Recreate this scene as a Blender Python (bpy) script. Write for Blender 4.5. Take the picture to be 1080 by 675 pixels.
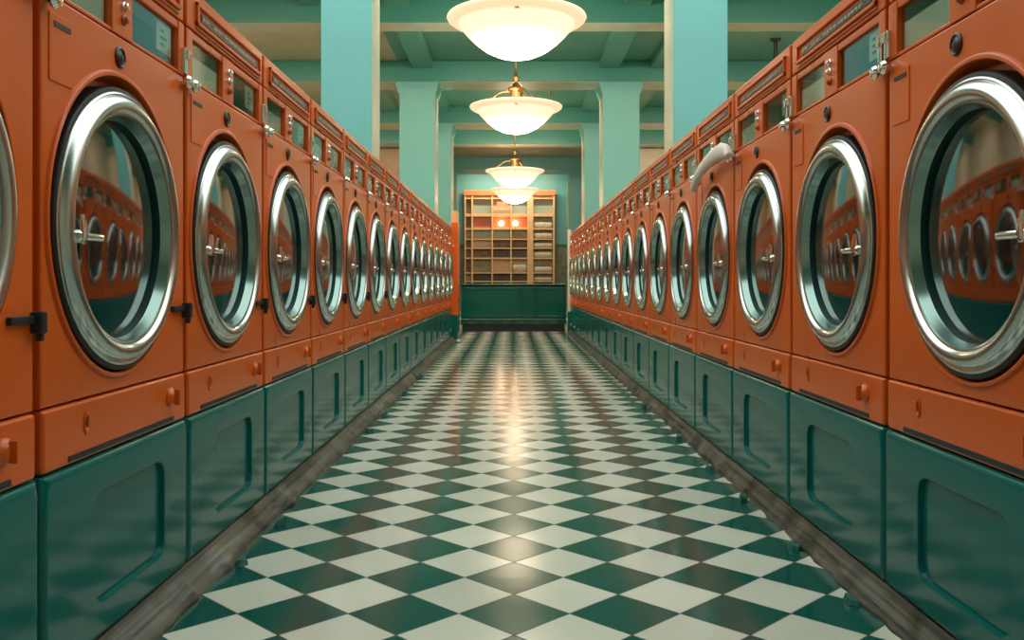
import bpy, bmesh, math, random
from mathutils import Vector
random.seed(7)
PI = math.pi
for o in list(bpy.data.objects): bpy.data.objects.remove(o)
sc = bpy.context.scene
C = sc.collection

# ------------------------------------------------------------------ camera
EYE = 0.87
cam_d = bpy.data.cameras.new('camera'); cam = bpy.data.objects.new('camera', cam_d); C.objects.link(cam)
cam.location = (0, 0, EYE); cam.rotation_euler = (PI/2, 0, 0)
cam_d.sensor_width = 36; cam_d.lens = 950/1080*36
cam_d.shift_x = -1/1080; cam_d.shift_y = -38.5/1080
cam_d.clip_start = 0.02; cam_d.clip_end = 200
sc.camera = cam

# ------------------------------------------------------------------ world, exposure
w = bpy.data.worlds.new('world'); sc.world = w; w.use_nodes = True
bg = w.node_tree.nodes['Background']
bg.inputs['Color'].default_value = (0.86, 0.95, 0.90, 1); bg.inputs['Strength'].default_value = 2.3
sc.view_settings.view_transform = 'Standard'; sc.view_settings.look = 'None'
sc.view_settings.gamma = 1; sc.view_settings.exposure = 0.08
sc.view_settings.use_curve_mapping = False
LAMP_K = 15.0
# added fill lights, unseen on the far sides of the ceiling beams
def strip(x, y, z, lx, power, tilt, col=(1.0, 0.80, 0.60)):
    d = bpy.data.lights.new('added_fill_strip', 'AREA'); d.shape = 'RECTANGLE'; d.size = lx; d.size_y = 0.16
    d.energy = power; d.color = col
    o = bpy.data.objects.new('added_fill_strip', d); C.objects.link(o)
    o.location = (x, y, z); o.rotation_euler = (math.radians(tilt), 0, 0)
for y, pw in ((10.68, 95), (14.5, 115), (18.86, 85), (23.72, 80), (26.98, 80)):
    strip(0.1, y, EYE+4.15, 3.0, pw, 28)
    if y < 26: strip(-4.2, y, EYE+4.15, 3.0, pw*0.6, 28); strip(4.4, y, EYE+4.15, 3.0, pw*0.6, 28)
strip(-0.1, 33.4, EYE+4.2, 3.4, 110, 20)

# ------------------------------------------------------------------ materials
def mat(name, col, rough=0.5, metal=0.0, coat=0.0, var=0.0, scale=3.0, bump=0.0, bscale=40, spec=0.5, emit=None, ek=0, rvar=0.0):
    m = bpy.data.materials.new(name); m.use_nodes = True
    nt = m.node_tree; N = nt.nodes; L = nt.links
    b = N['Principled BSDF']
    b.inputs['Base Color'].default_value = (*col, 1)
    b.inputs['Roughness'].default_value = rough; b.inputs['Metallic'].default_value = metal
    b.inputs['Coat Weight'].default_value = coat; b.inputs['Coat Roughness'].default_value = 0.08
    b.inputs['Specular IOR Level'].default_value = spec
    if emit:
        b.inputs['Emission Color'].default_value = (*emit, 1); b.inputs['Emission Strength'].default_value = ek
    if var or bump or rvar:
        tc = N.new('ShaderNodeTexCoord')
        nz = N.new('ShaderNodeTexNoise'); nz.inputs['Scale'].default_value = scale; nz.inputs['Detail'].default_value = 6
        L.new(tc.outputs['Object'], nz.inputs['Vector'])
        if var:
            mr = N.new('ShaderNodeMapRange'); mr.inputs[1].default_value = 0.3; mr.inputs[2].default_value = 0.7
            mr.inputs[3].default_value = 1-var; mr.inputs[4].default_value = 1+var
            L.new(nz.outputs['Fac'], mr.inputs[0])
            mx = N.new('ShaderNodeVectorMath'); mx.operation = 'SCALE'; mx.inputs[0].default_value = col
            L.new(mr.outputs[0], mx.inputs['Scale']); L.new(mx.outputs[0], b.inputs['Base Color'])
        if rvar:
            mr = N.new('ShaderNodeMapRange'); mr.inputs[1].default_value = 0.35; mr.inputs[2].default_value = 0.7
            mr.inputs[3].default_value = rough; mr.inputs[4].default_value = rough+rvar
            L.new(nz.outputs['Fac'], mr.inputs[0]); L.new(mr.outputs[0], b.inputs['Roughness'])
        if bump:
            n2 = N.new('ShaderNodeTexNoise'); n2.inputs['Scale'].default_value = bscale; n2.inputs['Detail'].default_value = 4
            L.new(tc.outputs['Object'], n2.inputs['Vector'])
            bp = N.new('ShaderNodeBump'); bp.inputs['Strength'].default_value = bump; bp.inputs['Distance'].default_value = 0.01
            L.new(n2.outputs['Fac'], bp.inputs['Height']); L.new(bp.outputs[0], b.inputs['Normal'])
    return m

M = {}
M['orange'] = mat('orange_enamel', (0.66, 0.108, 0.008), 0.27, spec=0.35, coat=0.25, var=0.07, scale=2.5, bump=0.02, bscale=4, rvar=0.12)
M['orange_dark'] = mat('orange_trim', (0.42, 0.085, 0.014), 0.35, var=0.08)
M['teal'] = mat('teal_enamel', (0.0004, 0.118, 0.102), 0.12, spec=0.28, coat=0.1, var=0.12, scale=2.0, bump=0.05, bscale=3, rvar=0.14)
M['counter'] = mat('green_lacquer', (0.0005, 0.060, 0.043), 0.16, coat=0.25, spec=0.4, var=0.08)
M['black'] = mat('black_rubber', (0.008, 0.011, 0.011), 0.35)
M['dark'] = mat('dark_recess', (0.010, 0.018, 0.017), 0.45)
M['chrome'] = mat('brushed_steel', (0.56, 0.59, 0.56), 0.17, 1.0, var=0.08, scale=6, rvar=0.12)
M['chrome2'] = mat('polished_chrome', (0.85, 0.86, 0.83), 0.08, 1.0)
M['hinge'] = mat('dark_hinge', (0.03, 0.045, 0.05), 0.35, 0.5)
M['sleeve'] = mat('pale_green_metal', (0.26, 0.37, 0.33), 0.2, 0.8)
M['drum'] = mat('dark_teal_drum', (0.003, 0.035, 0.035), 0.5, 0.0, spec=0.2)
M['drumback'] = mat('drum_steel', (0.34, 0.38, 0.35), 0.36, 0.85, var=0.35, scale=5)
M['paper'] = mat('aged_paper', (0.76, 0.72, 0.58), 0.7, var=0.1, scale=12)
M['strip'] = mat('dark_label', (0.03, 0.03, 0.025), 0.35, var=0.5, scale=60)
M['ink'] = mat('pale_print', (0.42, 0.36, 0.25), 0.5)
M['darkink'] = mat('dark_print', (0.04, 0.05, 0.045), 0.6)
M['badge'] = mat('dark_badge', (0.05, 0.045, 0.04), 0.3, 0.6)
M['brass'] = mat('brass', (0.48, 0.27, 0.12), 0.28, 1.0, var=0.15, scale=20)
M['pillar'] = mat('aqua_paint', (0.15, 0.45, 0.43), 0.42, var=0.05, scale=1.2, bump=0.03, bscale=15)
M['beam'] = mat('sea_green_paint', (0.052, 0.275, 0.228), 0.32, var=0.06, scale=1.0)
M['ceil'] = mat('sea_green_ceiling', (0.10, 0.31, 0.24), 0.35, var=0.08, scale=0.8)
M['ceilcream_lit'] = mat('warm_lit_cream_ceiling', (0.50, 0.44, 0.29), 0.4, var=0.12, scale=1.5)  # cream paint with the lamps' warm light mixed into its colour
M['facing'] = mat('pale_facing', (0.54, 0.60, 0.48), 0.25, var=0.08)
M['tan'] = mat('tan_wall', (0.42, 0.27, 0.15), 0.5, var=0.1)
M['cream'] = mat('cream_wall', (0.62, 0.55, 0.42), 0.5, var=0.05)
M['stone'] = mat('sage_stone', (0.19, 0.21, 0.13), 0.5, var=0.35, scale=5, bump=0.2, bscale=12)
M['wood'] = mat('honey_wood', (0.72, 0.42, 0.20), 0.45, var=0.12, scale=4)
M['orangewood'] = mat('orange_wood', (0.66, 0.20, 0.06), 0.4, var=0.1)
M['linen'] = mat('linen', (0.55, 0.50, 0.38), 0.9, var=0.15, scale=9, bump=0.4, bscale=14)
M['cloth'] = mat('white_cloth', (0.72, 0.66, 0.56), 0.85, var=0.04, bump=0.2, bscale=20)
M['shade'] = mat('opal_glass_lit', (0.9, 0.85, 0.75), 0.3, emit=(1.0, 0.80, 0.56), ek=LAMP_K)
M['lip'] = mat('opal_glass_rim', (0.85, 0.72, 0.55), 0.3, emit=(1.0, 0.66, 0.42), ek=0.8)
M['bulb'] = mat('lit_globe', (0.9, 0.85, 0.75), 0.3, emit=(1.0, 0.74, 0.45), ek=14)
M['whitemetal'] = mat('white_enamel', (0.66, 0.62, 0.52), 0.35)
M['chip'] = mat('broken_green_tile', (0.02, 0.12, 0.09), 0.4, var=0.5, scale=30)

def shade_glow(m, k0, k1, r1):
    nt = m.node_tree; N = nt.nodes; L = nt.links
    tc = N.new('ShaderNodeTexCoord'); ln = N.new('ShaderNodeVectorMath'); ln.operation = 'LENGTH'
    mu = N.new('ShaderNodeVectorMath'); mu.operation = 'MULTIPLY'; mu.inputs[1].default_value = (1, 1, 0)
    mr = N.new('ShaderNodeMapRange'); mr.interpolation_type = 'SMOOTHSTEP'
    mr.inputs[1].default_value = 0.12; mr.inputs[2].default_value = r1; mr.inputs[3].default_value = k0; mr.inputs[4].default_value = k1
    L.new(tc.outputs['Object'], mu.inputs[0]); L.new(mu.outputs[0], ln.inputs[0]); L.new(ln.outputs['Value'], mr.inputs[0])
    L.new(mr.outputs[0], N['Principled BSDF'].inputs['Emission Strength'])
shade_glow(M['shade'], LAMP_K, 0.78, 0.50)
def glass_mat(name, tint, base):
    m = bpy.data.materials.new(name); m.use_nodes = True
    nt = m.node_tree; N = nt.nodes; L = nt.links
    for n in list(N): N.remove(n)
    out = N.new('ShaderNodeOutputMaterial'); mx = N.new('ShaderNodeMixShader')
    tr = N.new('ShaderNodeBsdfTransparent'); tr.inputs[0].default_value = (*tint, 1)
    gl = N.new('ShaderNodeBsdfGlossy'); gl.inputs['Roughness'].default_value = 0.05
    fr0 = N.new('ShaderNodeLayerWeight'); fr0.inputs['Blend'].default_value = 0.5
    fr1 = N.new('ShaderNodeMath'); fr1.operation = 'POWER'; fr1.inputs[1].default_value = 3.5
    fr = N.new('ShaderNodeMath'); fr.operation = 'MULTIPLY'; fr.inputs[1].default_value = 0.8
    L.new(fr0.outputs['Facing'], fr1.inputs[0]); L.new(fr1.outputs[0], fr.inputs[0])
    ad = N.new('ShaderNodeMath'); ad.operation = 'ADD'; ad.use_clamp = True; ad.inputs[1].default_value = base
    L.new(fr.outputs[0], ad.inputs[0]); L.new(ad.outputs[0], mx.inputs[0])
    L.new(tr.outputs[0], mx.inputs[1]); L.new(gl.outputs[0], mx.inputs[2]); L.new(mx.outputs[0], out.inputs[0])
    return m
M['glass'] = glass_mat('door_glass', (0.80, 0.88, 0.84), 0.27)
M['pane'] = glass_mat('window_pane', (0.85, 0.90, 0.87), 0.06)

def floor_material():
    m = bpy.data.materials.new('checker_tiles'); m.use_nodes = True
    nt = m.node_tree; N = nt.nodes; L = nt.links; b = N['Principled BSDF']
    side = 0.292/math.sqrt(2)
    tc = N.new('ShaderNodeTexCoord'); mp = N.new('ShaderNodeMapping'); mp.vector_type = 'TEXTURE'
    mp.inputs['Location'].default_value = (0.003, 2.374, 0); mp.inputs['Rotation'].default_value = (0, 0, PI/4)
    mp.inputs['Scale'].default_value = (side, side, side)
    L.new(tc.outputs['Object'], mp.inputs['Vector'])
    ad = N.new('ShaderNodeVectorMath'); ad.operation = 'ADD'; ad.inputs[1].default_value = (0.5, 0.5, 0.37)
    L.new(mp.outputs[0], ad.inputs[0])
    ck = N.new('ShaderNodeTexChecker'); ck.inputs['Scale'].default_value = 1
    L.new(ad.outputs[0], ck.inputs['Vector'])
    fr = N.new('ShaderNodeVectorMath'); fr.operation = 'FRACTION'; L.new(ad.outputs[0], fr.inputs[0])
    sx = N.new('ShaderNodeSeparateXYZ'); L.new(fr.outputs[0], sx.inputs[0])
    def mth(op, a, bb=None):
        n = N.new('ShaderNodeMath'); n.operation = op
        for i, v in enumerate((a, bb)):
            if v is None: continue
            if isinstance(v, (int, float)): n.inputs[i].default_value = v
            else: L.new(v, n.inputs[i])
        return n.outputs[0]
    ex = mth('ABSOLUTE', mth('SUBTRACT', sx.outputs[0], 0.5)); ey = mth('ABSOLUTE', mth('SUBTRACT', sx.outputs[1], 0.5))
    edge = mth('MAXIMUM', ex, ey)
    grout = mth('GREATER_THAN', edge, 0.4895)
    fl = N.new('ShaderNodeVectorMath'); fl.operation = 'FLOOR'; L.new(ad.outputs[0], fl.inputs[0])
    wn = N.new('ShaderNodeTexWhiteNoise'); wn.noise_dimensions = '2D'; L.new(fl.outputs[0], wn.inputs['Vector'])
    nz = N.new('ShaderNodeTexNoise'); nz.inputs['Scale'].default_value = 2.2; nz.inputs['Detail'].default_value = 7
    L.new(tc.outputs['Object'], nz.inputs['Vector'])
    mix = N.new('ShaderNodeMix'); mix.data_type = 'RGBA'
    mix.inputs['A'].default_value = (0.002, 0.080, 0.061, 1); mix.inputs['B'].default_value = (0.62, 0.63, 0.52, 1)
    L.new(ck.outputs['Fac'], mix.inputs['Factor'])
    v = mth('ADD', mth('MULTIPLY', wn.outputs['Value'], 0.14), mth('MULTIPLY', nz.outputs['Fac'], 0.35))
    v = mth('ADD', v, 0.76)
    sc_ = N.new('ShaderNodeVectorMath'); sc_.operation = 'SCALE'; L.new(mix.outputs['Result'], sc_.inputs[0]); L.new(v, sc_.inputs['Scale'])
    m2 = N.new('ShaderNodeMix'); m2.data_type = 'RGBA'; L.new(grout, m2.inputs['Factor'])
    L.new(sc_.outputs[0], m2.inputs['A']); m2.inputs['B'].default_value = (0.018, 0.03, 0.025, 1)
    L.new(m2.outputs['Result'], b.inputs['Base Color'])
    r = mth('ADD', mth('MULTIPLY', nz.outputs['Fac'], 0.15), mth('ADD', 0.07, mth('MULTIPLY', grout, 0.4)))
    L.new(r, b.inputs['Roughness'])
    # worn, slightly uneven tiles
    n3 = N.new('ShaderNodeTexNoise'); n3.inputs['Scale'].default_value = 3.5; L.new(tc.outputs['Object'], n3.inputs['Vector'])
    h = mth('ADD', mth('MULTIPLY', n3.outputs['Fac'], 0.5), mth('ADD', mth('MULTIPLY', wn.outputs['Value'], 0.05), mth('MULTIPLY', grout, -0.25)))
    bp = N.new('ShaderNodeBump'); bp.inputs['Strength'].default_value = 0.25; bp.inputs['Distance'].default_value = 0.01
    L.new(h, bp.inputs['Height']); L.new(bp.outputs[0], b.inputs['Normal'])
    b.inputs['Specular IOR Level'].default_value = 0.42
    return m
M['tiles'] = floor_material()

def kerb_material():
    m = mat('worn_stone_kerb', (0.16, 0.14, 0.11), 0.38)
    nt = m.node_tree; N = nt.nodes; L = nt.links; b = N['Principled BSDF']
    tc = N.new('ShaderNodeTexCoord'); mp = N.new('ShaderNodeMapping'); mp.inputs['Scale'].default_value = (60, 1.2, 60)
    L.new(tc.outputs['Object'], mp.inputs['Vector'])
    nz = N.new('ShaderNodeTexNoise'); nz.inputs['Scale'].default_value = 1; nz.inputs['Detail'].default_value = 6; L.new(mp.outputs[0], nz.inputs['Vector'])
    cr = N.new('ShaderNodeValToRGB'); cr.color_ramp.elements[0].position = 0.35; cr.color_ramp.elements[0].color = (0.025, 0.032, 0.026, 1)
    cr.color_ramp.elements[1].position = 0.68; cr.color_ramp.elements[1].color = (0.16, 0.15, 0.112, 1)
    L.new(nz.outputs['Fac'], cr.inputs[0])
    n2 = N.new('ShaderNodeTexNoise'); n2.inputs['Scale'].default_value = 5; n2.inputs['Detail'].default_value = 5; L.new(tc.outputs['Object'], n2.inputs['Vector'])
    c2 = N.new('ShaderNodeValToRGB'); c2.color_ramp.elements[0].position = 0.50; c2.color_ramp.elements[0].color = (1, 1, 1, 1)
    c2.color_ramp.elements[1].position = 0.64; c2.color_ramp.elements[1].color = (0.35, 0.42, 0.35, 1)
    L.new(n2.outputs['Fac'], c2.inputs[0])
    mx = N.new('ShaderNodeMix'); mx.data_type = 'RGBA'; mx.blend_type = 'MULTIPLY'; mx.inputs['Factor'].default_value = 1
    L.new(cr.outputs[0], mx.inputs['A']); L.new(c2.outputs[0], mx.inputs['B']); L.new(mx.outputs['Result'], b.inputs['Base Color'])
    bp = N.new('ShaderNodeBump'); bp.inputs['Strength'].default_value = 0.5; bp.inputs['Distance'].default_value = 0.004
    L.new(nz.outputs['Fac'], bp.inputs['Height']); L.new(bp.outputs[0], b.inputs['Normal'])
    return m
M['kerb'] = kerb_material()

# ------------------------------------------------------------------ helpers
def obj(name, bm, m, parent=None, sharp=35):
    me = bpy.data.meshes.new(name)
    bmesh.ops.recalc_face_normals(bm, faces=bm.faces)
    bm.to_mesh(me); bm.free()
    for p in me.polygons: p.use_smooth = True
    me.set_sharp_from_angle(angle=math.radians(sharp))
    for mm in (m if isinstance(m, list) else [m]): me.materials.append(mm)
    o = bpy.data.objects.new(name, me); C.objects.link(o)
    wm = o.modifiers.new('weighted', 'WEIGHTED_NORMAL'); wm.keep_sharp = True
    if parent: o.parent = parent
    return o
def thing(name, label, cat, loc=(0, 0, 0), rz=0, group=None):
    o = bpy.data.objects.new(name, None); C.objects.link(o); o.empty_display_size = 0.1
    o.location = loc; o.rotation_euler = (0, 0, rz); o['label'] = label; o['category'] = cat
    if group: o['group'] = group
    return o
def tag(o, label, cat, group=None):
    o['label'] = label; o['category'] = cat
    if group: o['group'] = group
    return o
def struct(name, bm, m, parent=None):
    o = obj(name, bm, m, parent)
    if not parent: o['kind'] = 'structure'
    return o
def copy_tree(o, parent=None):
    c = o.copy(); C.objects.link(c); c.parent = parent
    for ch in list(o.children): copy_tree(ch, c)
    return c
def box(bm, x0, x1, y0, y1, z0, z1, bev=0.0, seg=2, mi=0):
    b = bmesh.new()
    vs = [b.verts.new((x, y, z)) for x in (x0, x1) for y in (y0, y1) for z in (z0, z1)]
    for f in ((0,1,3,2),(4,6,7,5),(0,4,5,1),(2,3,7,6),(0,2,6,4),(1,5,7,3)): b.faces.new([vs[i] for i in f])
    bmesh.ops.recalc_face_normals(b, faces=b.faces)
    if bev: bmesh.ops.bevel(b, geom=list(b.edges), offset=bev, segments=seg, profile=0.5, affect='EDGES')
    mp = {v: bm.verts.new(v.co) for v in b.verts}
    for f in b.faces:
        nf = bm.faces.new([mp[v] for v in f.verts]); nf.material_index = mi
    b.free(); return bm
def B(*a, **k): return box(bmesh.new(), *a, **k)
def loops(bm, L, cap_first=False, cap_last=False):
    R = [[bm.verts.new(p) for p in l] for l in L]
    n = len(R[0])
    for a, b in zip(R, R[1:]):
        for i in range(n):
            j = (i+1) % n; bm.faces.new((a[i], a[j], b[j], b[i]))
    if cap_first: bm.faces.new(R[0])
    if cap_last: bm.faces.new(R[-1])
    return bm
def lathe_y(bm, prof, cx, cz, n=64, cap_last=False, cap_first=False, y0=0):   # (r, p), p = towards the front (-y)
    return loops(bm, [[(cx+r*math.cos(2*PI*i/n), y0-p, cz+r*math.sin(2*PI*i/n)) for i in range(n)] for r, p in prof], cap_first, cap_last)
def lathe_z(bm, prof, cx=0, cy=0, n=48, cap_first=False, cap_last=False):
    return loops(bm, [[(cx+r*math.cos(2*PI*i/n), cy+r*math.sin(2*PI*i/n), z) for i in range(n)] for r, z in prof], cap_first, cap_last)
def tube(bm, pts, rad, n=8):
    pts = [Vector(p) for p in pts]; L = []
    for i, p in enumerate(pts):
        t = (pts[min(i+1, len(pts)-1)]-pts[max(i-1, 0)]).normalized()
        u = t.cross(Vector((0, 0, 1)) if abs(t.z) < 0.9 else Vector((1, 0, 0))).normalized(); v = t.cross(u)
        r = rad[i] if isinstance(rad, list) else rad
        L.append([p+u*r*math.cos(2*PI*k/n)+v*r*math.sin(2*PI*k/n) for k in range(n)])
    return loops(bm, L, True, True)
def rr(ang, hw, hh, r):           # point of a rounded rectangle along a ray
    c, s = math.cos(ang), math.sin(ang)
    lo, hi = 0, hw+hh
    for _ in range(36):
        t = (lo+hi)/2; x, z = abs(c*t), abs(s*t)
        qx, qz = x-hw+r, z-hh+r
        d = math.hypot(max(qx, 0), max(qz, 0))+min(max(qx, qz), 0)-r
        if d > 0: hi = t
        else: lo = t
    return c*t, s*t
def angles(n, hw, hhs):
    A = [2*PI*i/n for i in range(n)]
    for sx in (1, -1):
        for hz in hhs: A.append(math.atan2(hz, sx*hw) % (2*PI))
    A = sorted(A); out = [A[0]]
    for a in A[1:]:
        if a-out[-1] > 1e-3: out.append(a)
    return out

# ------------------------------------------------------------------ the setting
Y0, Y1 = -4.0, 35.5
XL, XR = -6.5, 6.7
HB, HC = EYE+4.03, EYE+4.45     # underside of the beams, ceiling
struct('floor', B(XL, XR, Y0, Y1, -0.1, 0), M['tiles'])
# ceiling: green in the nave, elsewhere cream with warm lamp light put into the colour
struct('ceiling', B(XL, XR, Y0, 0.5, HC, HC+0.1), M['ceil'])
struct('ceiling', B(XL, -2.3, 9.95, 23.2, HC, HC+0.1), M['ceilcream_lit'])
struct('ceiling', B(-2.3, XR, 9.95, 23.2, HC, HC+0.1), M['ceil'])   # left open nearer the camera, an added gap to let world light in
struct('ceiling', B(XL, XR, 23.2, Y1, HC, HC+0.1), M['ceilcream_lit'])
struct('wall_front', B(XL, XR, Y0-0.2, Y0, 0, HC), M['cream'])
struct('wall_left', B(XL-0.2, XL, Y0, Y1, 0, HC), M['cream'])
struct('wall_right', B(XR, XR+0.2, Y0, Y1, 0, HC), M['cream'])
struct('wall_back', B(XL, XR, 34.95, Y1, 0, HC), M['pillar'])
# cross beams
for i, (a, b) in enumerate(((9.95, 10.6), (13.9, 14.4), (17.97, 18.75), (22.6, 23.6), (26.0, 26.6))):
    struct('trim_%d' % (i+1), B(XL, XR, a, b, HB, HC, bev=0.02), M['beam'])
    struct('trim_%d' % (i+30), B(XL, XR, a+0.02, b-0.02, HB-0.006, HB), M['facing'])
# long ribs over the pillar lines
for i, (a, b) in enumerate(((-2.0, -1.6), (1.72, 2.12), (2.75, 3.2), (-3.3, -2.85))):
    struct('trim_%d' % (i+7), B(a, b, 9.95, 23.0, HC-0.16, HC, bev=0.01), M['ceil'])
# last frame with its opening, and the aisle partitions
bm = bmesh.new(); box(bm, XL, -2.02, 31.8, 33.3, 0, HC); box(bm, 2.0, XR, 31.8, 33.3, 0, HC); box(bm, -2.02, 2.0, 31.8, 33.3, HB, HC)
struct('wall_frame', bm, M['pillar'])
struct('wall_aisle_left', B(XL, -2.3, 26.7, 26.9, 0, HB), M['tan'])
struct('wall_aisle_right', B(2.4, XR, 26.7, 26.9, 0, HB), M['cream'])
# pillars
def pillar(x0, x1, y0, y1, inner):
    t = thing('pillar', '', 'pillar', ((x0+x1)/2, (y0+y1)/2, 0))
    hx, hy = (x1-x0)/2, (y1-y0)/2
    obj('shaft', B(-hx, hx, -hy, hy, 0, HB, bev=0.015), M['pillar'], t)
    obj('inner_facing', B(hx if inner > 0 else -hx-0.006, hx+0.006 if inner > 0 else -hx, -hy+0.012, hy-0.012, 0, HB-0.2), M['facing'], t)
    bm = bmesh.new(); e = 0.05
    loops(bm, [[(sx*(hx+d), sy*(hy+d*0.3), z) for sx, sy in ((-1,-1),(1,-1),(1,1),(-1,1))] for d, z in ((0.002, HB-0.24), (e*0.6, HB-0.2), (e*1.4, HB-0.04), (e*1.4, HB-0.002))], True, True)
    obj('capital', bm, M['pillar'], t)
    t['kind'] = 'structure'
    return t
P = [(-2.126, -1.56, 9.96, 10.52, 'square aqua pillar rising behind the left machine row, nearest the camera'),
     (1.80, 2.41, 10.1, 10.69, 'square aqua pillar rising behind the right machine row, nearest the camera'),
     (-2.27, -1.56, 17.98, 18.72, 'aqua pillar with small capital, second along the left side'),
     (1.80, 2.53, 17.98, 18.72, 'aqua pillar with small capital, second along the right side'),
     (-2.27, -1.56, 22.62, 23.55, 'aqua pillar, third and farthest along the left side'),
     (1.80, 2.53, 22.62, 23.55, 'aqua pillar, third and farthest along the right side')]
for a, b, c, d, lab in P:
    t = pillar(a, b, c, d, 1 if a < 0 else -1); t['label'] = lab; t['category'] = 'pillar'; del t['kind']
# stone wainscot of the back wall
struct('baseboard_back', B(-4.5, 4.5, 34.85, 34.95, 0, EYE+1.47), M['stone'])
struct('trim_20', B(-4.5, 4.5, 34.8, 34.95, EYE+1.47, EYE+1.54, bev=0.01), M['beam'])

# kerbs under the machine rows: solid plinth with a worn sloping face
def kerb(name, xe, xf, xb, ya, yb, s):
    bm = bmesh.new(); n = int((yb-ya)/0.03); L = []
    rnd = random.Random(3 if s < 0 else 8); jit = 0
    for i in range(n+1):
        y = ya+(yb-ya)*i/n
        jit = jit*0.7+rnd.uniform(-0.006, 0.006)
        if rnd.random() < 0.04: jit += rnd.choice((-0.014, 0.012))
        e = xe+jit; dz = rnd.uniform(-0.002, 0.002)
        L.append([(s*xb, y, 0), (s*e, y, 0), (s*(e+0.003), y, 0.012+dz), (s*(e+0.4*(xf-xe)), y, 0.034+dz), (s*(xf-0.012), y, 0.058+dz*0.5), (s*(xf-0.004), y, 0.0725), (s*xb, y, 0.0725)])
    loops(bm, L, True, True)
    struct(name, bm, M['kerb'])
XFL, XFR = 0.932, 0.993
WL, WR = 0.797, 0.825
YL0 = 1.767-WL; YR0 = 2.394-WR
NL, NR = 16, 17
kerb('baseboard_left', 0.868, XFL, 1.55, -0.3, YL0+NL*WL+0.0, -1)
kerb('baseboard_right', 0.945, XFR, 1.60, 0.2, YR0+NR*WR+0.0, 1)

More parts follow.
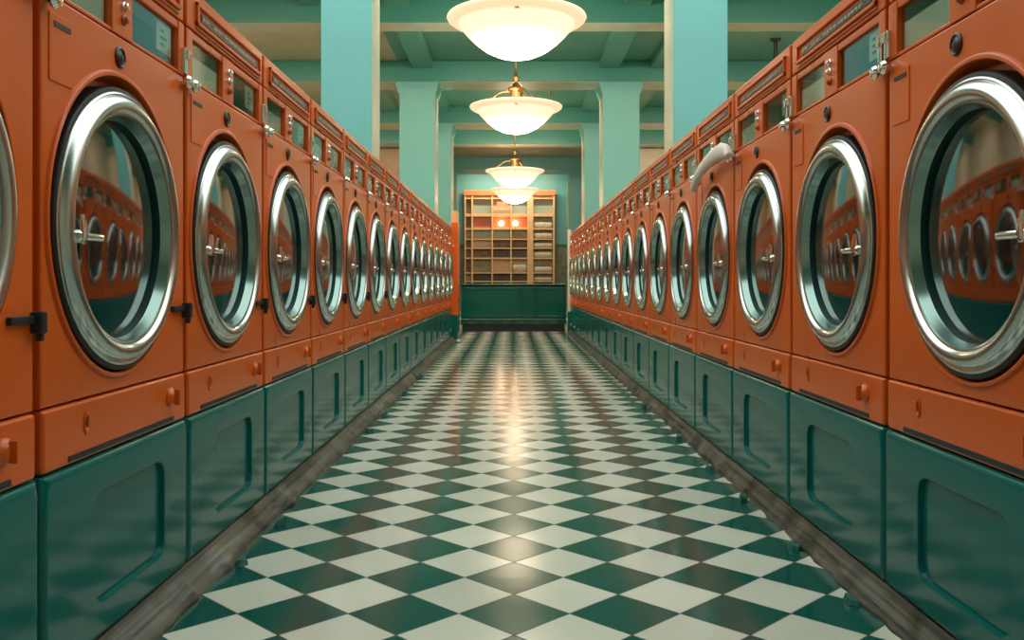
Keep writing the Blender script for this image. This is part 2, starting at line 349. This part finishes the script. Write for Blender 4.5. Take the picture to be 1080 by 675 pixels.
# ------------------------------------------------------------------ machines
ZB = 0.073                      # bottom of the pedestals
def zz(v): return v-(-0.797)    # eye-relative height -> height over the pedestal's bottom
DEPTH = 0.60
CZ = EYE+0.126; 
def make_machine(W, s, CZr, RD):
    """local frame: x along the row, -y towards the aisle, z from the machine's own bottom (EYE-0.383)"""
    Z = lambda v: v+0.383       # eye-relative -> local
    t = thing('washing_machine', 'x', 'washing machine')
    hw = W/2-0.013; cx = s*0.027
    X = lambda f: -W/2+f*W
    # body: front panel with a dished round opening
    zlo, zhi = Z(-0.250), Z(0.586); cz = Z(CZr)
    A = sorted([2*PI*i/96+0.01 for i in range(96)]+[math.atan2(b-cz, a-cx) % (2*PI) for a in (-hw, hw) for b in (zlo, zhi)])
    def rect(ins, p):
        out = []
        for a in A:
            c, sn = math.cos(a), math.sin(a); ts = []
            if c > 1e-9: ts.append((hw-ins-cx)/c)
            if c < -1e-9: ts.append((-hw+ins-cx)/c)
            if sn > 1e-9: ts.append((zhi-ins-cz)/sn)
            if sn < -1e-9: ts.append((zlo+ins-cz)/sn)
            k = min(ts); out.append((cx+c*k, -p, cz+sn*k))
        return out
    def circ(r, p, up=0):
        return [(cx+(r+up*max(0, math.sin(a))**1.5)*math.cos(a), -p, cz+(r+up*max(0, math.sin(a))**1.5)*math.sin(a)) for a in A]
    R = RD
    bm = bmesh.new()
    loops(bm, [rect(0, -DEPTH), rect(0, -0.008), rect(0.002, -0.003), rect(0.007, 0), circ(R+0.026, 0, 0.022), circ(R+0.024, 0.006, 0.022), circ(R+0.020, 0.008, 0.021), circ(R+0.016, 0.007, 0.019), circ(R+0.0135, 0.0, 0.018), circ(R+0.011, -0.038, 0.014), circ(R-0.06, -0.042)])
    # cabinet core behind and above/below the front panel
    obj('body', bm, M['orange'], t)
    # lower service panel
    lp = obj('lower_panel', B(-hw, hw, -0.004, DEPTH, 0.002, Z(-0.253), bev=0.009, seg=3), M['orange'], t)
    bm = B(X(0.14), X(0.87), -0.007, 0.01, Z(-0.374), Z(-0.361), bev=0.002)
    obj('vent_slot', bm, M['dark'], lp)
    bm = bmesh.new(); lathe_y(bm, [(0.026, 0), (0.026, 0.008), (0.021, 0.011), (0.016, 0.018), (0.012, 0.02)], X(0.84), Z(-0.307), 20, cap_last=True)
    box(bm, X(0.84)-0.004, X(0.84)+0.004, -0.032, -0.016, Z(-0.328), Z(-0.286), bev=0.002)
    obj('knob', bm, M['orange'], lp)
    bm = bmesh.new(); lathe_y(bm, [(0.017, 0), (0.017, 0.007), (0.012, 0.008), (0.009, 0.004)], 0, 0, 20, cap_last=True)
    for v in bm.verts: v.co.z = v.co.z*1.5+Z(-0.302); v.co.x = v.co.x*0.7+X(0.24)
    obj('keyhole_cover', bm, M['orange'], lp)
    # control section with two glazed openings
    bm = bmesh.new(); z0, z1 = Z(0.588), Z(0.734)
    for fa, fb in ((0.012, 0.075), (0.415, 0.555), (0.935, 0.988)):
        box(bm, X(fa), X(fb), 0, DEPTH*0.5, z0, z1, bev=0.004)
    box(bm, X(0.05), X(0.95), 0.003, 0.1, Z(0.712), z1, bev=0.003)
    box(bm, X(0.05), X(0.95), 0.003, 0.1, z0, Z(0.598), bev=0.003)
    box(bm, X(0.015), X(0.985), 0.10, DEPTH, z0, z1)
    obj('control_section', bm, M['orange'], t)
    for k, (fa, fb) in enumerate(((0.077, 0.413), (0.557, 0.933))):
        wn = obj('control_window', B(X(fa), X(fb), 0.07, 0.098, Z(0.599), Z(0.711)), M['dark'], t)
        obj('pane', B(X(fa), X(fb), 0.012, 0.015, Z(0.599), Z(0.711)), M['pane'], wn)
        bm = bmesh.new()
        if k == 0:
            box(bm, X(fa)+0.002, X(fb)-0.002, 0.019, 0.022, Z(0.600), Z(0.674), bev=0.001)
        else:
            box(bm, X(0.80), X(0.925), 0.019, 0.022, Z(0.628), Z(0.706), bev=0.001)
            for q in range(3):
                box(bm, X(0.83), X(0.83+0.03+0.02*(q % 2)), 0.0175, 0.0195, Z(0.645+0.018*q), Z(0.651+0.018*q), mi=1)
            box(bm, X(0.58), X(0.66), 0.05, 0.053, Z(0.602), Z(0.630), mi=1)
        obj('paper_card', bm, [M['paper'], M['darkink']], wn)
    for zc in (0.69, 0.662, 0.630):
        bm = bmesh.new(); lathe_y(bm, [(0.012, -0.003), (0.012, 0.004), (0.009, 0.006), (0.008, 0.012), (0.004, 0.014)], X(0.487), Z(zc), 16, cap_last=True)
        obj('button', bm, M['chrome2'] if zc > 0.64 else M['orange_dark'], t)
    # header with its raised label frame
    hd = obj('header', B(-hw, hw, 0.0, DEPTH, Z(0.739), Z(0.858), bev=0.007), M['orange'], t)
    bm = bmesh.new(); x0, x1, z0, z1 = X(0.10), X(0.93), Z(0.760), Z(0.828)
    for a in ((x0, x1, z1-0.012, z1), (x0, x1, z0, z0+0.012), (x0, x0+0.012, z0, z1), (x1-0.012, x1, z0, z1)):
        box(bm, a[0], a[1], -0.009, 0.004, a[2], a[3], bev=0.003)
    obj('label_frame', bm, M['orange'], hd)
    bm = B(X(0.155), X(0.885), -0.003, 0.004, Z(0.779), Z(0.805), bev=0.001)
    rnd = random.Random(5); x = X(0.17)
    while x < X(0.87):
        d = rnd.uniform(0.006, 0.03)
        if rnd.random() < 0.75: box(bm, x, x+d*0.8, -0.0042, -0.002, Z(0.786+rnd.uniform(0, 0.003)), Z(0.797), mi=1)
        x += d+0.004
    obj('label_strip', bm, [M['strip'], M['ink']], hd)
    obj('groove_shade', B(X(0.10), X(0.93), -0.004, 0.004, Z(0.749), Z(0.754), bev=0.001), M['orange_dark'], hd)  # raised strip, a groove's shade put into its darker orange
    # round badge
    bm = bmesh.new(); lathe_y(bm, [(0.026, -0.002), (0.026, 0.003), (0.022, 0.006), (0.019, 0.003), (0.012, 0.004), (0.006, 0.008)], X(0.46), Z(0.535), 24, cap_last=True)
    obj('badge', bm, M['badge'], t)
    # small coin plate
    cp = obj('coin_plate', B(X(0.05), X(0.17), -0.003, 0.004, Z(0.41), Z(0.548), bev=0.0015), M['orange'], t)
    obj('coin_slot', B(X(0.07), X(0.155), -0.0045, 0.0, Z(0.522), Z(0.533)), M['dark'], cp)
    # chrome latches at the corners
    for fx in ((0.975,) if s < 0 else (0.975, 0.025)):
        bm = B(X(fx)-0.012, X(fx)+0.012, -0.012, 0.002, Z(0.592), Z(0.665), bev=0.003)
        box(bm, X(fx)-0.008, X(fx)+0.008, -0.02, -0.01, Z(0.632), Z(0.658), bev=0.003)
        obj('latch', bm, M['chrome2'], t)
    for fx in (0.965, 0.035):
        bm = bmesh.new(); lathe_y(bm, [(0.008, 0), (0.008, 0.008), (0.016, 0.012), (0.019, 0.02), (0.014, 0.029), (0.005, 0.032)], X(fx), Z(0.567), 16, cap_last=True)
        obj('corner_knob', bm, M['chrome2'], t)
    # drum
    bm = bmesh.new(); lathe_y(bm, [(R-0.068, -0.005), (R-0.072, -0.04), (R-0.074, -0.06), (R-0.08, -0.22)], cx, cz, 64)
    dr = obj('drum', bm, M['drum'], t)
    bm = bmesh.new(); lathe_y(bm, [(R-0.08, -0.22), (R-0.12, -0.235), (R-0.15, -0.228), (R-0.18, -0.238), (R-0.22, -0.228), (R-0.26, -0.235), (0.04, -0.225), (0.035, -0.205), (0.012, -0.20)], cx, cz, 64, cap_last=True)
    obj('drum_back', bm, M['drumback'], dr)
    # door
    bm = bmesh.new(); lathe_y(bm, [(R-0.001, -0.012), (R-0.0005, 0.008), (R-0.003, 0.013), (R-0.007, 0.015), (R-0.010, 0.014), (R-0.013, 0.019), (R-0.018, 0.026), (R-0.026, 0.031), (R-0.036, 0.032), (R-0.044, 0.029), (R-0.050, 0.022), (R-0.054, 0.021)], cx, cz, 96)
    d = obj('door', bm, M['chrome'], t)
    bm = bmesh.new(); lathe_y(bm, [(R+0.010, -0.041), (R+0.010, 0.004), (R+0.007, 0.010), (R-0.001, 0.011)], cx, cz, 96)
    obj('gasket', bm, M['black'], d)
    bm = bmesh.new(); lathe_y(bm, [(R-0.054, 0.021), (R-0.058, 0.019), (R-0.066, -0.002), (R-0.068, -0.006)], cx, cz, 96)
    obj('inner_ring', bm, M['sleeve'], d)
    bm = bmesh.new(); lathe_y(bm, [(R-0.069, -0.016), (R-0.11, -0.011), (R-0.17, -0.006), (R-0.24, -0.003), (0.004, -0.002)], cx, cz, 64, cap_last=True)
    obj('glass', bm, M['glass'], d, 60)
    # lever handle on the near side of the door
    sg = -1 if s < 0 else 1
    xh = cx+sg*(R-0.052)
    bm = bmesh.new()
    lathe_y(bm, [(0.014, 0.02), (0.014, 0.038), (0.010, 0.043)], xh, cz-0.03, 16, cap_last=True)
    tube(bm, [(xh, -0.042, cz-0.03), (xh-sg*0.03, -0.045, cz-0.03), (xh-sg*0.075, -0.043, cz-0.03), (xh-sg*0.08, -0.043, cz-0.03)], [0.009, 0.0085, 0.0085, 0.006], 12)
    tube(bm, [(xh, -0.040, cz-0.045), (xh, -0.043, cz-0.03), (xh, -0.040, cz+0.015)], [0.006, 0.009, 0.005], 10)
    obj('handle', bm, M['chrome2'], d)
    if s < 0:      # dark hinge in the gap towards the next machine
        bm = B(cx+R-0.01, hw-0.004, -0.012, 0.001, Z(-0.078), Z(-0.062), bev=0.003)
        box(bm, hw-0.018, hw+0.004, -0.026, 0.001, Z(-0.098), Z(-0.054), bev=0.005)
        box(bm, hw-0.014, hw-0.002, -0.022, -0.008, Z(-0.112), Z(-0.097), bev=0.003)
        obj('hinge', bm, M['hinge'], t)
    return t
def make_pedestal(W, fa, fb):
    t = thing('pedestal_cabinet', 'x', 'pedestal')
    H = 0.487-ZB-0.001; hw = W/2-0.005
    X = lambda f: -W/2+f*W
    cx = (X(fa)+X(fb))/2; pw = (X(fb)-X(fa))/2
    zc = (EYE-0.59)-ZB; ph = 0.125
    A = angles(96, pw, (ph,))
    def rect(ins, p):
        out = []
        for a in A:
            c, sn = math.cos(a), math.sin(a); ts = []
            if c > 1e-9: ts.append((hw-ins-cx)/c)
            if c < -1e-9: ts.append((-hw+ins-cx)/c)
            if sn > 1e-9: ts.append((H-ins-zc)/sn)
            if sn < -1e-9: ts.append((ins-zc)/sn)
            k = min(ts); out.append((cx+c*k, -p, zc+sn*k))
        return out
    A += [math.atan2(b-zc, a-cx) % (2*PI) for a in (-hw, hw) for b in (0, H)]
    A.sort()
    def rrl(ins, p): return [(cx+rr(a, pw-ins, ph-ins, 0.045)[0], -p, zc+rr(a, pw-ins, ph-ins, 0.045)[1]) for a in A]
    bm = bmesh.new()
    loops(bm, [rect(0, -DEPTH), rect(0, -0.018), rect(0.0015, -0.011), rect(0.005, -0.005), rect(0.011, -0.0015), rect(0.018, 0), rrl(-0.004, 0), rrl(0, -0.002), rrl(0.0015, -0.014)], cap_first=True)
    obj('casing', bm, M['teal'], t)
    bm = bmesh.new(); loops(bm, [rrl(0.001, -0.0135), rrl(0.02, -0.0130)], cap_last=True)
    obj('access_panel', bm, M['teal'], t)
    return t
ORD = ['first', 'second', 'third', 'fourth', 'fifth', 'sixth', 'seventh', 'eighth', 'ninth', 'tenth', 'eleventh', 'twelfth', 'thirteenth', 'fourteenth', 'fifteenth', 'sixteenth', 'seventeenth']
for side, xf, W, y0, n, rz, CZr, RD in (('left', -XFL, WL, YL0, NL, PI/2, 0.128, 0.323), ('right', XFR, WR, YR0, NR, -PI/2, 0.123, 0.321)):
    s = -1 if side == 'left' else 1
    m0 = make_machine(W, s, CZr, RD); p0 = make_pedestal(W, 0.28, 0.78) if s < 0 else make_pedestal(W, 0.245, 0.74)
    for i in range(n):
        m = m0 if i == 0 else copy_tree(m0); p = p0 if i == 0 else copy_tree(p0)
        y = y0+(i+0.5)*W
        m.location = (xf, y, EYE-0.383); m.rotation_euler = (0, 0, rz)
        p.location = (xf-s*0.009, y, ZB); p.rotation_euler = (0, 0, rz)
        if i == 0: w_, q = 'nearest the camera, cut by the %s edge of the photo' % side, 'nearest the camera at the %s edge of the photo' % side
        elif i == n-1: w_ = q = 'farthest down the %s row, by the far counter' % side
        else: w_ = q = '%s from the camera in the %s row' % (ORD[i], side)
        m['label'] = 'orange washing machine, '+w_
        p['label'] = 'glossy teal pedestal, '+q
        m['group'] = 'orange washing machines in the %s row' % side
        p['group'] = 'teal pedestals in the %s row' % side
        p['category'] = 'pedestal'

# ------------------------------------------------------------------ end cabinet, end post
t = thing('end_cabinet', 'narrow orange upright cabinet on teal base closing the far end of left row', 'cabinet', (-0.895, 13.76, 0))
obj('body', B(-0.05, 0.05, 0, 0.5, 0.382, 1.80, bev=0.008), M['orange'], t)
obj('base', B(-0.05, 0.05, 0.01, 0.5, 0, 0.38, bev=0.006), M['teal'], t)
obj('top_box', B(-0.05, 0.04, 0.02, 0.5, 1.802, 1.98, bev=0.006), M['wood'], t)
t = thing('end_post', 'pale upright post closing the far end of the right row', 'post', (0.985, 15.62, 0))
obj('post', B(-0.035, 0.02, 0, 0.06, 0.382, 1.76, bev=0.008), M['whitemetal'], t)
obj('base', B(-0.035, 0.02, 0, 0.06, 0.0, 0.38, bev=0.006), M['teal'], t)
obj('cap', B(-0.04, 0.025, -0.005, 0.065, 1.762, 1.80, bev=0.006), M['whitemetal'], t)

# ------------------------------------------------------------------ counter at the end of the aisle
t = thing('counter', 'dark green lacquered counter with black plinth across the far end of the aisle', 'counter', (0.01, 16.2, 0))
bm = bmesh.new(); prof = [(0.955, 0.12), (0.965, 0.20), (0.965, 0.82)]
obj('carcass', B(-0.955, 0.955, 0.03, 0.75, 0.13, 0.83, bev=0.03, seg=4), M['counter'], t)
obj('plinth', B(-0.93, 0.93, 0.07, 0.7, 0, 0.13, bev=0.005), M['black'], t)
obj('worktop', B(-0.975, 0.965, -0.01, 0.8, 0.83, 0.868, bev=0.014, seg=3), M['counter'], t)
obj('ledge', B(-0.94, 0.95, -0.015, 0.04, 0.205, 0.235, bev=0.01, seg=3), M['counter'], t)
bm = bmesh.new()
loops(bm, [[(-0.94, 0.035, 0.205), (0.95, 0.035, 0.205), (0.95, -0.005, 0.205), (-0.94, -0.005, 0.205)], [(-0.94, 0.08, 0.13), (0.95, 0.08, 0.13), (0.95, 0.05, 0.13), (-0.94, 0.05, 0.13)]], True, True)
obj('skirt', bm, M['counter'], t)
for a, b in ((-0.90, 0.13), (0.17, 0.38), (0.42, 0.92)):
    bm = bmesh.new(); z0, z1 = 0.26, 0.79
    fr = [(a, b, z1-0.03, z1), (a, b, z0, z0+0.03), (a, a+0.03, z0, z1), (b-0.03, b, z0, z1)]
    for x0, x1, c, d in fr: box(bm, x0, x1, 0.012, 0.035, c, d, bev=0.005)
    pn = obj('panel_frame', bm, M['counter'], t)
    obj('panel', B(a+0.03, b-0.03, 0.022, 0.034, z0+0.03, z1-0.03), M['counter'], pn)

# ------------------------------------------------------------------ pendant lamps
def make_lamp():
    """origin at the rim's centre"""
    t = thing('pendant_lamp', 'x', 'lamp')
    bm = bmesh.new()
    prof = [(0.585, -0.035), (0.56, -0.075), (0.50, -0.145), (0.42, -0.22), (0.32, -0.295), (0.20, -0.352), (0.09, -0.376), (0.01, -0.38)]
    lathe_z(bm, prof, n=72, cap_last=True)
    inner = [(r*0.975, z+0.012) for r, z in prof]
    lathe_z(bm, inner, n=72, cap_last=True)
    sh = obj('shade', bm, M['shade'], t, 60)
    bm = bmesh.new(); lathe_z(bm, [(0.575, -0.03), (0.585, -0.04), (0.62, -0.035), (0.66, -0.018), (0.69, 0.004), (0.70, 0.022), (0.695, 0.034), (0.682, 0.034), (0.66, 0.008), (0.60, -0.018), (0.575, -0.03)], n=72)
    obj('rim', bm, M['lip'], sh, 60)
    obj('clip', B(-0.022, 0.022, -0.60, -0.575, -0.05, -0.015, bev=0.004), M['brass'], t)
    bm = bmesh.new(); lathe_z(bm, [(0.02, 0.05), (0.115, 0.06), (0.12, 0.09), (0.105, 0.10), (0.10, 0.27), (0.115, 0.285), (0.12, 0.31), (0.09, 0.35), (0.05, 0.39), (0.035, 0.40), (0.035, 0.44), (0.05, 0.46), (0.048, 0.49), (0.025, 0.52), (0.022, 0.58), (0.012, 0.60)], n=32, cap_first=True, cap_last=True)
    obj('hub', bm, M['brass'], t)
    for k in range(3):
        a = PI/2+2*PI*k/3+PI
        pts = []
        for r, z in ((0.10, 0.26), (0.20, 0.26), (0.27, 0.23), (0.36, 0.16), (0.48, 0.08), (0.60, 0.04), (0.66, 0.045)):
            pts.append((r*math.cos(a+PI/6), r*math.sin(a+PI/6), z))
        bm = bmesh.new(); tube(bm, pts, 0.012, 8)
        bm2 = bm
        lathe_z(bm, [(0.0, -0.0)] and [(0.005, 0.25), (0.02, 0.26), (0.02, 0.27), (0.005, 0.28)], cx=0.13*math.cos(a+PI/6), cy=0.13*math.sin(a+PI/6), n=10, cap_first=True, cap_last=True)
        obj('arm', bm, M['brass'], t)
    top = HC-(EYE+2.64)
    bm = bmesh.new(); tube(bm, [(0, 0, 0.58), (0, 0, top-0.05)], 0.014, 10)
    obj('rod', bm, M['brass'], t)
    bm = bmesh.new(); lathe_z(bm, [(0.016, top-0.10), (0.05, top-0.08), (0.11, top-0.03), (0.12, top-0.001)], n=28, cap_first=True, cap_last=True)
    obj('ceiling_canopy', bm, M['brass'], t)
    return t
l0 = make_lamp()
LL = [(9.05, 0.037, 'largest in view and nearest the camera'), (13.6, 0.045, 'second from the camera'),
      (21.3, 0.045, 'third from the camera'), (25.55, 0.05, 'farthest, seen just below the third one')]
for i, (y, x, lab) in enumerate(LL):
    l = l0 if i == 0 else copy_tree(l0)
    l.location = (x, y, EYE+2.64); l['label'] = 'white bowl pendant lamp on brass rod, '+lab; l['group'] = 'pendant lamps over the aisle'

# ------------------------------------------------------------------ glazed wooden shelving on the back wall
YW = 34.8; S = 34.5/950
def px(x): return (x-541)*S
def pz(y): return EYE+(299-y)*S
t = thing('display_shelving', 'tall honey wood shelving with an orange top against the far wall', 'shelving', (0, 0, 0))
bm = bmesh.new()
for a, b in ((489.8, 491.3), (497, 499), (518.3, 520), (538.2, 539.8), (556, 562.5), (583, 585.2)):
    box(bm, px(a), px(b), 34.42, YW, 0, pz(201), bev=0.01)
obj('upright', bm, M['wood'], t)
for y, h in ((209.5, 1.4), (227, 3.0), (241.5, 1.8), (252.5, 1.2), (262, 1.2), (272.5, 1.6), (288, 1.2), (297, 1.2)):
    obj('shelf', B(px(490), px(585), 34.45, YW, pz(y+h/2), pz(y-h/2), bev=0.008), M['wood'], t)
obj('cornice', B(px(489), px(586), 34.38, YW, pz(206.5), pz(200.5), bev=0.02), M['orangewood'], t)
obj('cornice_board', B(px(490), px(585), 34.5, YW, pz(209), pz(206), bev=0.01), M['wood'], t)
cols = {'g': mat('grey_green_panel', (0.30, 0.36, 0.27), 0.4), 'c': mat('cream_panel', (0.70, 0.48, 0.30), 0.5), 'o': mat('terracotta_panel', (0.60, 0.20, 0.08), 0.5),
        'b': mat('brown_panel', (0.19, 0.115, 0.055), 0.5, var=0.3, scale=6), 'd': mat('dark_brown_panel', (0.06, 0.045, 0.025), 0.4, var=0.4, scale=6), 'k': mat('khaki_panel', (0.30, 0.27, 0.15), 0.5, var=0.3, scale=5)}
vx = [(491.3, 497), (499, 518.3), (520, 538.2), (539.8, 556), (562.5, 583)]
vy = [(210, 225.5), (228.5, 240.6), (242.4, 251.9), (253.1, 261.4), (262.6, 271.7), (273.3, 287.4), (288.6, 296.4)]
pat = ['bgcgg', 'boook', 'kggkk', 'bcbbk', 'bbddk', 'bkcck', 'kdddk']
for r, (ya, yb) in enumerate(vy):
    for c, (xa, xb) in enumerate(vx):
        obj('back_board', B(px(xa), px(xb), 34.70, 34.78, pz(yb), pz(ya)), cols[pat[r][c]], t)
# folded linen in the right-hand bay
def roll(x0, x1, y0, y1, z, h, seed):
    rnd = random.Random(seed); bm = bmesh.new(); L = []; n = 14
    for i in range(n+1):
        x = x0+(x1-x0)*i/n; a = 1-0.25*abs(2*i/n-1)**6; l = []
        for k in range(14):
            th = 2*PI*k/14; sq = 1/max(abs(math.cos(th)), abs(math.sin(th)))**0.6
            l.append((x, (y0+y1)/2+(y1-y0)/2*math.cos(th)*sq*0.85*a, z+h/2+h/2*math.sin(th)*min(sq, 1.0)*a*(1 if math.sin(th) < 0 else 1-rnd.uniform(0, .12))))
        L.append(l)
    loops(bm, L, True, True); return bm
for i, (r, frac) in enumerate(((1, 0.55), (2, 0.7), (3, 0.7), (4, 0.75), (5, 0.45), (6, 0.6))):
    ya, yb = vy[r]; h = (yb-ya)*S*frac
    o = obj('folded_linen', roll(px(563.5), px(582), 34.47, 34.68, pz(yb), h, i), M['linen'])
    o.location.z += 0.0
    tag(o, 'folded cream linen in the right bay of the far shelving, %s from the top' % ORD[i], 'linen', 'folded linen in the far shelving')
o = obj('folded_linen', roll(px(541), px(555), 34.47, 34.68, pz(vy[5][1]), 0.34, 11), M['linen'])
tag(o, 'short roll of cream linen on a low middle shelf of the far shelving', 'linen')
o = tag(obj('notice', B(px(524), px(534.5), 34.40, 34.42, pz(218.5), pz(213)), mat('orange_notice', (0.75, 0.28, 0.13), 0.6)), 'small orange notice at the top middle of the far shelving', 'notice')
o.parent = None
for i, (x, lab) in enumerate(((528.5, 'left'), (543.5, 'right'))):
    g = thing('globe_lamp', 'small glowing globe lamp on the far shelving, %s of the two' % lab, 'lamp', (px(x), 34.58, pz(240.6)+0.19), 0, 'globe lamps on the far shelving')
    bm = bmesh.new(); bmesh.ops.create_uvsphere(bm, u_segments=20, v_segments=12, radius=0.10); obj('globe', bm, M['bulb'], g)
    bm = bmesh.new(); lathe_z(bm, [(0.07, -0.188), (0.07, -0.17), (0.03, -0.15), (0.03, -0.09)], n=16, cap_first=True); obj('bracket', bm, M['brass'], g)

# ------------------------------------------------------------------ small things
# white cloth hanging from the fourth machine of the right row
bm = bmesh.new(); L = []
path = [(0.94, 3.90, 1.425), (0.94, 3.96, 1.452), (0.94, 4.08, 1.468), (0.94, 4.22, 1.468), (0.94, 4.36, 1.455), (0.94, 4.50, 1.435), (0.94, 4.60, 1.41), (0.945, 4.68, 1.385), (0.95, 4.73, 1.36)]
wd = [0.012, 0.03, 0.038, 0.036, 0.032, 0.03, 0.027, 0.024, 0.012]
for i, p in enumerate(path):
    q = path[min(i+1, len(path)-1)]; o_ = path[max(i-1, 0)]
    tt = (Vector(q)-Vector(o_)).normalized(); n1 = Vector((1, 0, 0)); n2 = tt.cross(n1).normalized()
    L.append([Vector(p)+n2*wd[i]*math.cos(2*PI*k/16)*(1+0.08*math.sin(k*2.3+i))+n1*0.02*math.sin(2*PI*k/16) for k in range(16)])
loops(bm, L, True, True)
tag(obj('white_cloth', bm, M['cloth'], sharp=80), 'rumpled white cloth hanging across the front of a right row machine', 'cloth')
# chips of broken tile along both kerbs
def chip(x, y, s, seed, lab):
    rnd = random.Random(seed); bm = bmesh.new(); n = 6
    a0 = [2*PI*k/n+rnd.uniform(-.3, .3) for k in range(n)]; rs = [s*rnd.uniform(0.6, 1.1) for _ in range(n)]
    b_ = [(r*math.cos(a), 1.6*r*math.sin(a), 0.001) for a, r in zip(a0, rs)]
    t_ = [(r*0.75*math.cos(a)+0.1*s, 1.3*r*math.sin(a), s*rnd.uniform(0.5, 1.1)) for a, r in zip(a0, rs)]
    loops(bm, [b_, t_], True, True)
    o = obj('broken_tile_chip', bm, M['chip']); o.location = (x, y, 0)
    tag(o, lab, 'rubble', 'broken tile chips along the kerbs')
for k, y in enumerate((2.78, 3.25, 5.25, 5.9, 7.0, 8.4)):
    chip(-0.84, y, 0.022+0.003*k, k, 'small dark green broken tile chip beside the left kerb, %s from the camera' % ORD[k])
for k, y in enumerate((2.45, 2.95, 3.6, 4.2, 5.0, 6.3)):
    chip(0.918, y, 0.022+0.002*k, k+20, 'small dark green broken tile chip beside the right kerb, %s from the camera' % ORD[k])
bm = bmesh.new(); bmesh.ops.create_icosphere(bm, subdivisions=3, radius=0.035)
rnd = random.Random(4)
for v in bm.verts: v.co *= rnd.uniform(0.85, 1.05); v.co.z *= 0.8
o = obj('crumpled_paper', bm, M['whitemetal']); o.location = (-0.80, 13.2, 0.028)
tag(o, 'small crumpled white paper on the floor at the far end of left row', 'paper')
# ceiling fittings
t = thing('ceiling_hanger', 'short dark rod hanging from the ceiling above the right aisle', 'hanger', (4.78, 16.4, HC))
bm = bmesh.new(); tube(bm, [(0, 0, 0), (0, 0, -0.36)], 0.035, 10); obj('rod', bm, M['badge'], t)
bm = bmesh.new(); lathe_z(bm, [(0.10, 0), (0.10, -0.03), (0.04, -0.05)], n=20, cap_first=True, cap_last=True); obj('flange', bm, M['badge'], t)
t = thing('ceiling_sprinkler', 'small metal sprinkler on the ceiling right of the second pendant lamp', 'sprinkler', (0.84, 20.6, HC))
bm = bmesh.new(); tube(bm, [(0, 0, 0), (0, 0, -0.12)], 0.03, 10); obj('stem', bm, M['brass'], t)
bm = bmesh.new(); lathe_z(bm, [(0.02, -0.12), (0.06, -0.13), (0.06, -0.15), (0.02, -0.16)], n=16, cap_first=True, cap_last=True); obj('deflector', bm, M['brass'], t)
